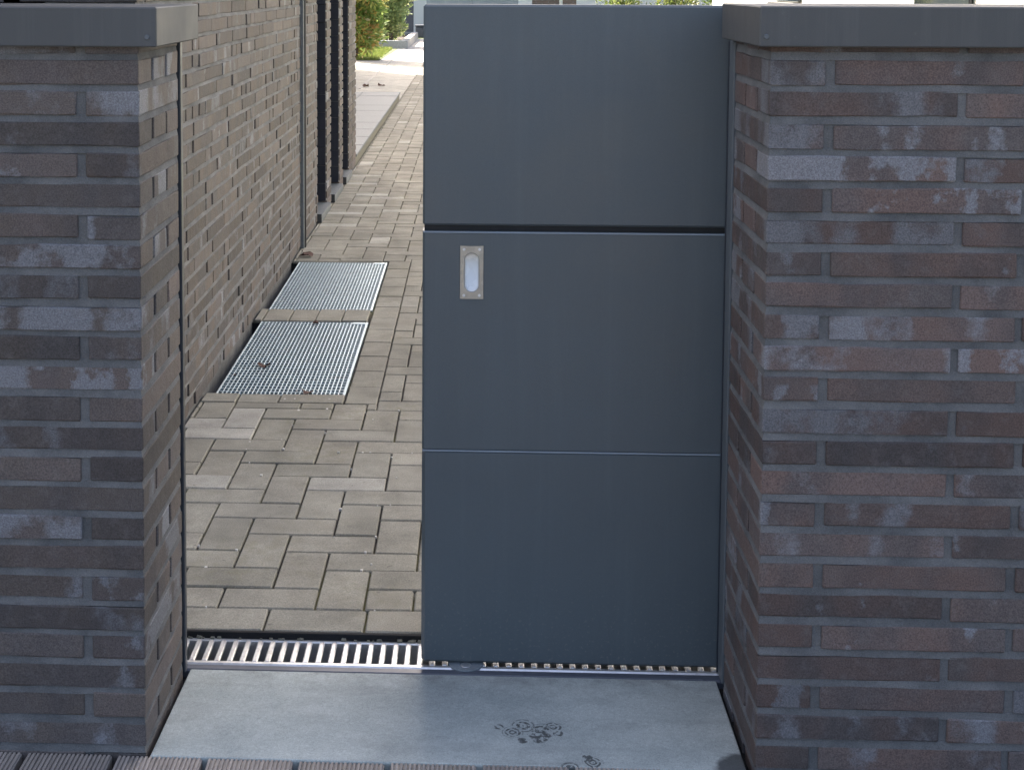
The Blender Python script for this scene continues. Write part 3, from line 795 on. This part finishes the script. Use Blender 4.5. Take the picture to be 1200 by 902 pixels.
lw = struct(sheet('lawn', [(-3.4, 24.6, -.004), (-1.62, 24.6, -.004), (-1.54, 28.9, -.004), (-3.4, 28.9, -.004)], 'lawn_ground'))
V = []; Fc = []; rn = []
for i in range(9000):
    x = rg.uniform(-3.2, -1.64); y = rg.uniform(24.6, 28.9); a = rg.uniform(0, 6.28); h = rg.uniform(.03, .08); o_ = len(V); dx, dy = math.cos(a) * .006, math.sin(a) * .006
    V += [(x - dx, y - dy, -.004), (x + dx, y + dy, -.004), (x + rg.uniform(-.03, .03), y + rg.uniform(-.03, .03), h)]; Fc.append((o_, o_ + 1, o_ + 2)); r_ = rg.random(); rn += [r_] * 3
gr = meshobj('grass', V, Fc, 'grass', None, False, rn); gr['kind'] = 'stuff'; gr['label'] = 'bright green grass patch beside the far path'; gr['category'] = 'grass'

def shrub(name, label, cx, cy, z0, rx, ry, h, n, mat, leaf, seed, group=None, stems=5):
    rs = random.Random(seed); r = empty(name, (cx, cy, z0), label, 'shrub', group)
    tr = MB(); tips = []
    for s in range(stems):
        a = rs.uniform(0, 6.28); p0 = Vector((rs.uniform(-.06, .06), rs.uniform(-.06, .06), 0)); p1_ = Vector((math.cos(a) * rx * .55, math.sin(a) * ry * .55, h * rs.uniform(.6, .9)))
        rad0, rad1 = .022, .007; vs_ = []; fs = []
        for k, (p, rr) in enumerate(((p0, rad0), (p0.lerp(p1_, .5) + Vector((rs.uniform(-.05, .05), 0, .05)), .014), (p1_, rad1))):
            for q_ in range(6): b_ = q_ * math.pi / 3; vs_.append((p.x + rr * math.cos(b_), p.y + rr * math.sin(b_), p.z))
        for k in range(2):
            for q_ in range(6): fs.append((k * 6 + q_, k * 6 + (q_ + 1) % 6, (k + 1) * 6 + (q_ + 1) % 6, (k + 1) * 6 + q_))
        tr.add((vs_, fs)); tips.append(p1_)
    tr.build('stem', 'bark', r)
    cl = []
    for c in range(80):
        while True:
            p = Vector((rs.uniform(-1, 1), rs.uniform(-1, 1), rs.uniform(-1, 1)))
            if .25 < p.length < 1: break
        wz = .75 + .25 * math.sqrt(max(0, 1 - p.z * p.z)); q2 = math.hypot(p.x, p.y) or 1; k2 = min(1, rs.uniform(.3, 1.0) / q2)
        cl.append((Vector((p.x * k2 * rx * wz, p.y * k2 * ry * wz, h * (.46 + p.z * .47))), rs.uniform(.12, .26), rs.random()))
    V = []; Fc = []; rn = []
    for i in range(n):
        c, cr, ct = rs.choice(cl)
        d = Vector((rs.gauss(0, 1), rs.gauss(0, 1), rs.gauss(0, 1))); d.normalize(); p = c + d * cr * rs.uniform(.5, 1.1)
        if p.z < .02: continue
        ax = (d + Vector((rs.uniform(-.8, .8), rs.uniform(-.8, .8), rs.uniform(-.3, .9)))).normalized(); sd = ax.cross(Vector((rs.uniform(-1, 1), rs.uniform(-1, 1), rs.uniform(-1, 1)))).normalized(); nn = ax.cross(sd)
        L = leaf * rs.uniform(.7, 1.3); W = L * .21; o_ = len(V)
        V += [p, p + ax * L * .45 + sd * W - nn * W * .3, p + ax * L, p + ax * L * .45 - sd * W - nn * W * .3, p + ax * L * .45 + nn * W * .2]
        Fc += [(o_, o_ + 1, o_ + 4), (o_ + 1, o_ + 2, o_ + 4), (o_ + 2, o_ + 3, o_ + 4), (o_ + 3, o_, o_ + 4)]
        r_ = min(.999, max(0, ct * .55 + rs.random() * .45)); rn += [r_] * 5
    o = meshobj('foliage', V, Fc, mat, r, False, rn)
    return r
shrub('shrub', 'red and green leaved shrub at the house corner beside the lawn', -2.08, 24.9, 0, .44, .5, 2.3, 9000, 'photinia', .11, 1)
shrub('shrub', 'grey green bushy shrub growing in the low planter', -1.80, 30.3, .08, .40, .5, 2.2, 11000, 'olive', .09, 2)
pt = empty('planter', (-2.6, 29.6, 0), 'low grey concrete planter bed beyond the lawn', 'planter')
for nm, bx in (('front_kerb', (-4.0, -1.36, 29.05, 29.2, -.1, .15)), ('side_kerb', (-1.50, -1.36, 29.21, 34.3, -.1, .15)), ('back_kerb', (-4.0, -1.51, 34.15, 34.3, -.1, .15))):
    o = MB().box(*bx, .006).build(nm, 'planter' if nm != 'side_kerb' else 'slab', pt); o.location = (2.6, -29.6, 0)
o = MB().box(-3.99, -1.51, 29.21, 34.14, -.1, .08, .004).build('planting_soil', 'soil', pt); o.location = (2.6, -29.6, 0)
fp = empty('fence_panel', (-1.9, 34.6, 0), 'tall dark blue grey fence panel behind the planter shrub', 'fence')
for i in range(3):
    o = MB().box(-1.485 - .42 * (i + 1) + .008, -1.485 - .42 * i, 34.55, 34.59, .05, 2.2, .004).build('panel', 'dark_panel', fp); o.location = (1.9, -34.6, 0)
o = MB().box(-1.53, -1.478, 34.6, 34.66, -.1, 2.22, .004).build('post', 'dark_panel', fp); o.location = (1.9, -34.6, 0)
bn = empty('bin', (-1.27, 34.9, 0), 'small dark box standing at the far end of the path', 'box')
o = MB().box(-.17, .17, -.15, .15, 0, .26, .02).build('body', 'dark_panel', bn); MB().box(-.185, .185, -.165, .165, .2605, .30, .01).build('lid', 'dark_panel', bn)
sh = empty('garden_shed', (-.1, 36.8, 0), 'blue grey panelled shed behind the gate top at the path end', 'shed'); so_ = (.1, -36.8, 0)
o = MB().box(-1.20, 1.0, 35.65, 38, -.1, 2.35, .003).build('wall', 'shed', sh); o.location = so_
for x0, x1 in ((-1.21, -.115), (-.10, 1.01)):
    o = MB().box(x0, x1, 35.60, 35.64, .02, 2.33, .004).build('panel', 'shed', sh); o.location = so_
o = MB().box(-1.3, 1.1, 35.5, 38.1, 2.352, 2.45, .004).build('roof', 'roof', sh); o.location = so_
gw = empty('garden_wall', (1.9, 36, 0), 'reddish garden wall with a pale post at the far right end', 'wall')
for x0, x1 in ((1.36, 2.01), (2.10, 2.43)):
    o = MB().box(x0, x1, 35.9, 36.1, -.1, 1.6, .004).build('wall_section', 'brick_far', gw); o.location = (-1.9, -36, 0)
o = MB().box(2.015, 2.095, 35.88, 36.12, -.1, 1.65, .004).build('post', 'render', gw); o.location = (-1.9, -36, 0)
nb = empty('added_neighbour_house', (8, 14, 0), 'added pale rendered house mostly out of view on the right, bouncing sunlight', 'house'); no = (-8, -14, 0)  # added, mostly unseen; its sunlit wall bounces warm light into the passage
o = MB().box(3.5, 11, 2.95, 22, -.15, 5.6, .004).build('wall', 'render', nb); o.location = no
for y in (5.0, 10.5, 16.0):
    wn = MB().box(3.465, 3.497, y, y + 1.3, 1.1, 2.4, .004).build('window', 'glass', nb); wn.location = no
    MB().box(3.40, 3.463, y - .05, y + 1.35, 1.02, 1.09, .003).build('sill', 'frame', wn)
V = [(3.1, 2.6, 5.61), (11.4, 2.6, 5.61), (11.4, 22.4, 5.61), (3.1, 22.4, 5.61), (7.3, 6, 8.0), (7.3, 19, 8.0)]
o = meshobj('roof', V, [(0, 1, 4), (1, 2, 5, 4), (2, 3, 5), (3, 0, 4, 5), (3, 2, 1, 0)], 'roof', nb); o.location = no
gb = empty('garage', (1, 44, 0), 'white rendered garage far behind the end of the path', 'building'); no = (-1, -44, 0)
o = MB().box(-7, 10, 42, 48, -.15, 2.9, .004).build('wall', 'render', gb); o.location = no
o = MB().box(-7.2, 10.2, 41.8, 48.2, 2.902, 3.08, .004).build('roof', 'roof', gb); o.location = no
for i, (x, hh, lb) in enumerate(((3.3, 1.3, 'yellow green hedge bush nearest the pale garden post'), (4.5, 1.45, 'middle green hedge bush behind the gate top'), (5.6, 1.4, 'green hedge bush nearest the right coping'))):
    shrub('hedge_bush', lb, x, 33.0, -.1, .62, .5, hh, 2600, 'hedge', .09, 40 + i, 'hedge bushes at the far right', 4)

# ------------------------------------------------------------------ small things: dead leaves, crumbs
def dead_leaf(x, y, z, size, label, seed):
    rs = random.Random(seed); V = []; n = 11
    for i in range(n):
        a = 2 * math.pi * i / n; rr = size * (.55 + .45 * abs(math.cos(a * 2.5))) * rs.uniform(.75, 1.1)
        V.append((rr * math.cos(a), rr * math.sin(a) * .75, size * .55 * (math.cos(a) ** 2) * rs.uniform(.5, 1.2)))
    V.append((0, 0, size * .08)); Fc = [(i, (i + 1) % n, n) for i in range(n)]
    o = meshobj('dead_leaf', V, Fc, 'dead_leaf'); o.location = (x, y, z + .002); o.rotation_euler = (0, 0, rs.uniform(0, 6.28))
    tag(o, label, 'leaf', 'fallen dead leaves')
dead_leaf(-.708, 4.857, -.006, .030, 'curled red brown leaf in the middle of the nearer grating', 1)
dead_leaf(-.526, 4.545, -.006, .026, 'flat brown leaf on the front edge of the nearer grating', 2)
dead_leaf(-.604, 5.49, -.006, .022, 'small brown leaf on the rear edge of the nearer grating', 3)
dead_leaf(-.795, 6.835, 0, .050, 'brown leaf lying behind the farther grating against the wall', 4)
dead_leaf(-.79, 4.74, -.006, .009, 'tiny dark leaf crumb near the wall on the nearer grating', 5)
dead_leaf(-1.377, 18.34, -.012, .07, 'left one of two dark leaves on the far paving', 6)
dead_leaf(-1.195, 18.51, -.012, .075, 'right one of two dark leaves on the far paving', 7)

# ------------------------------------------------------------------ render settings
scene.render.engine = 'CYCLES'
scene.cycles.max_bounces = 8; scene.cycles.diffuse_bounces = 5
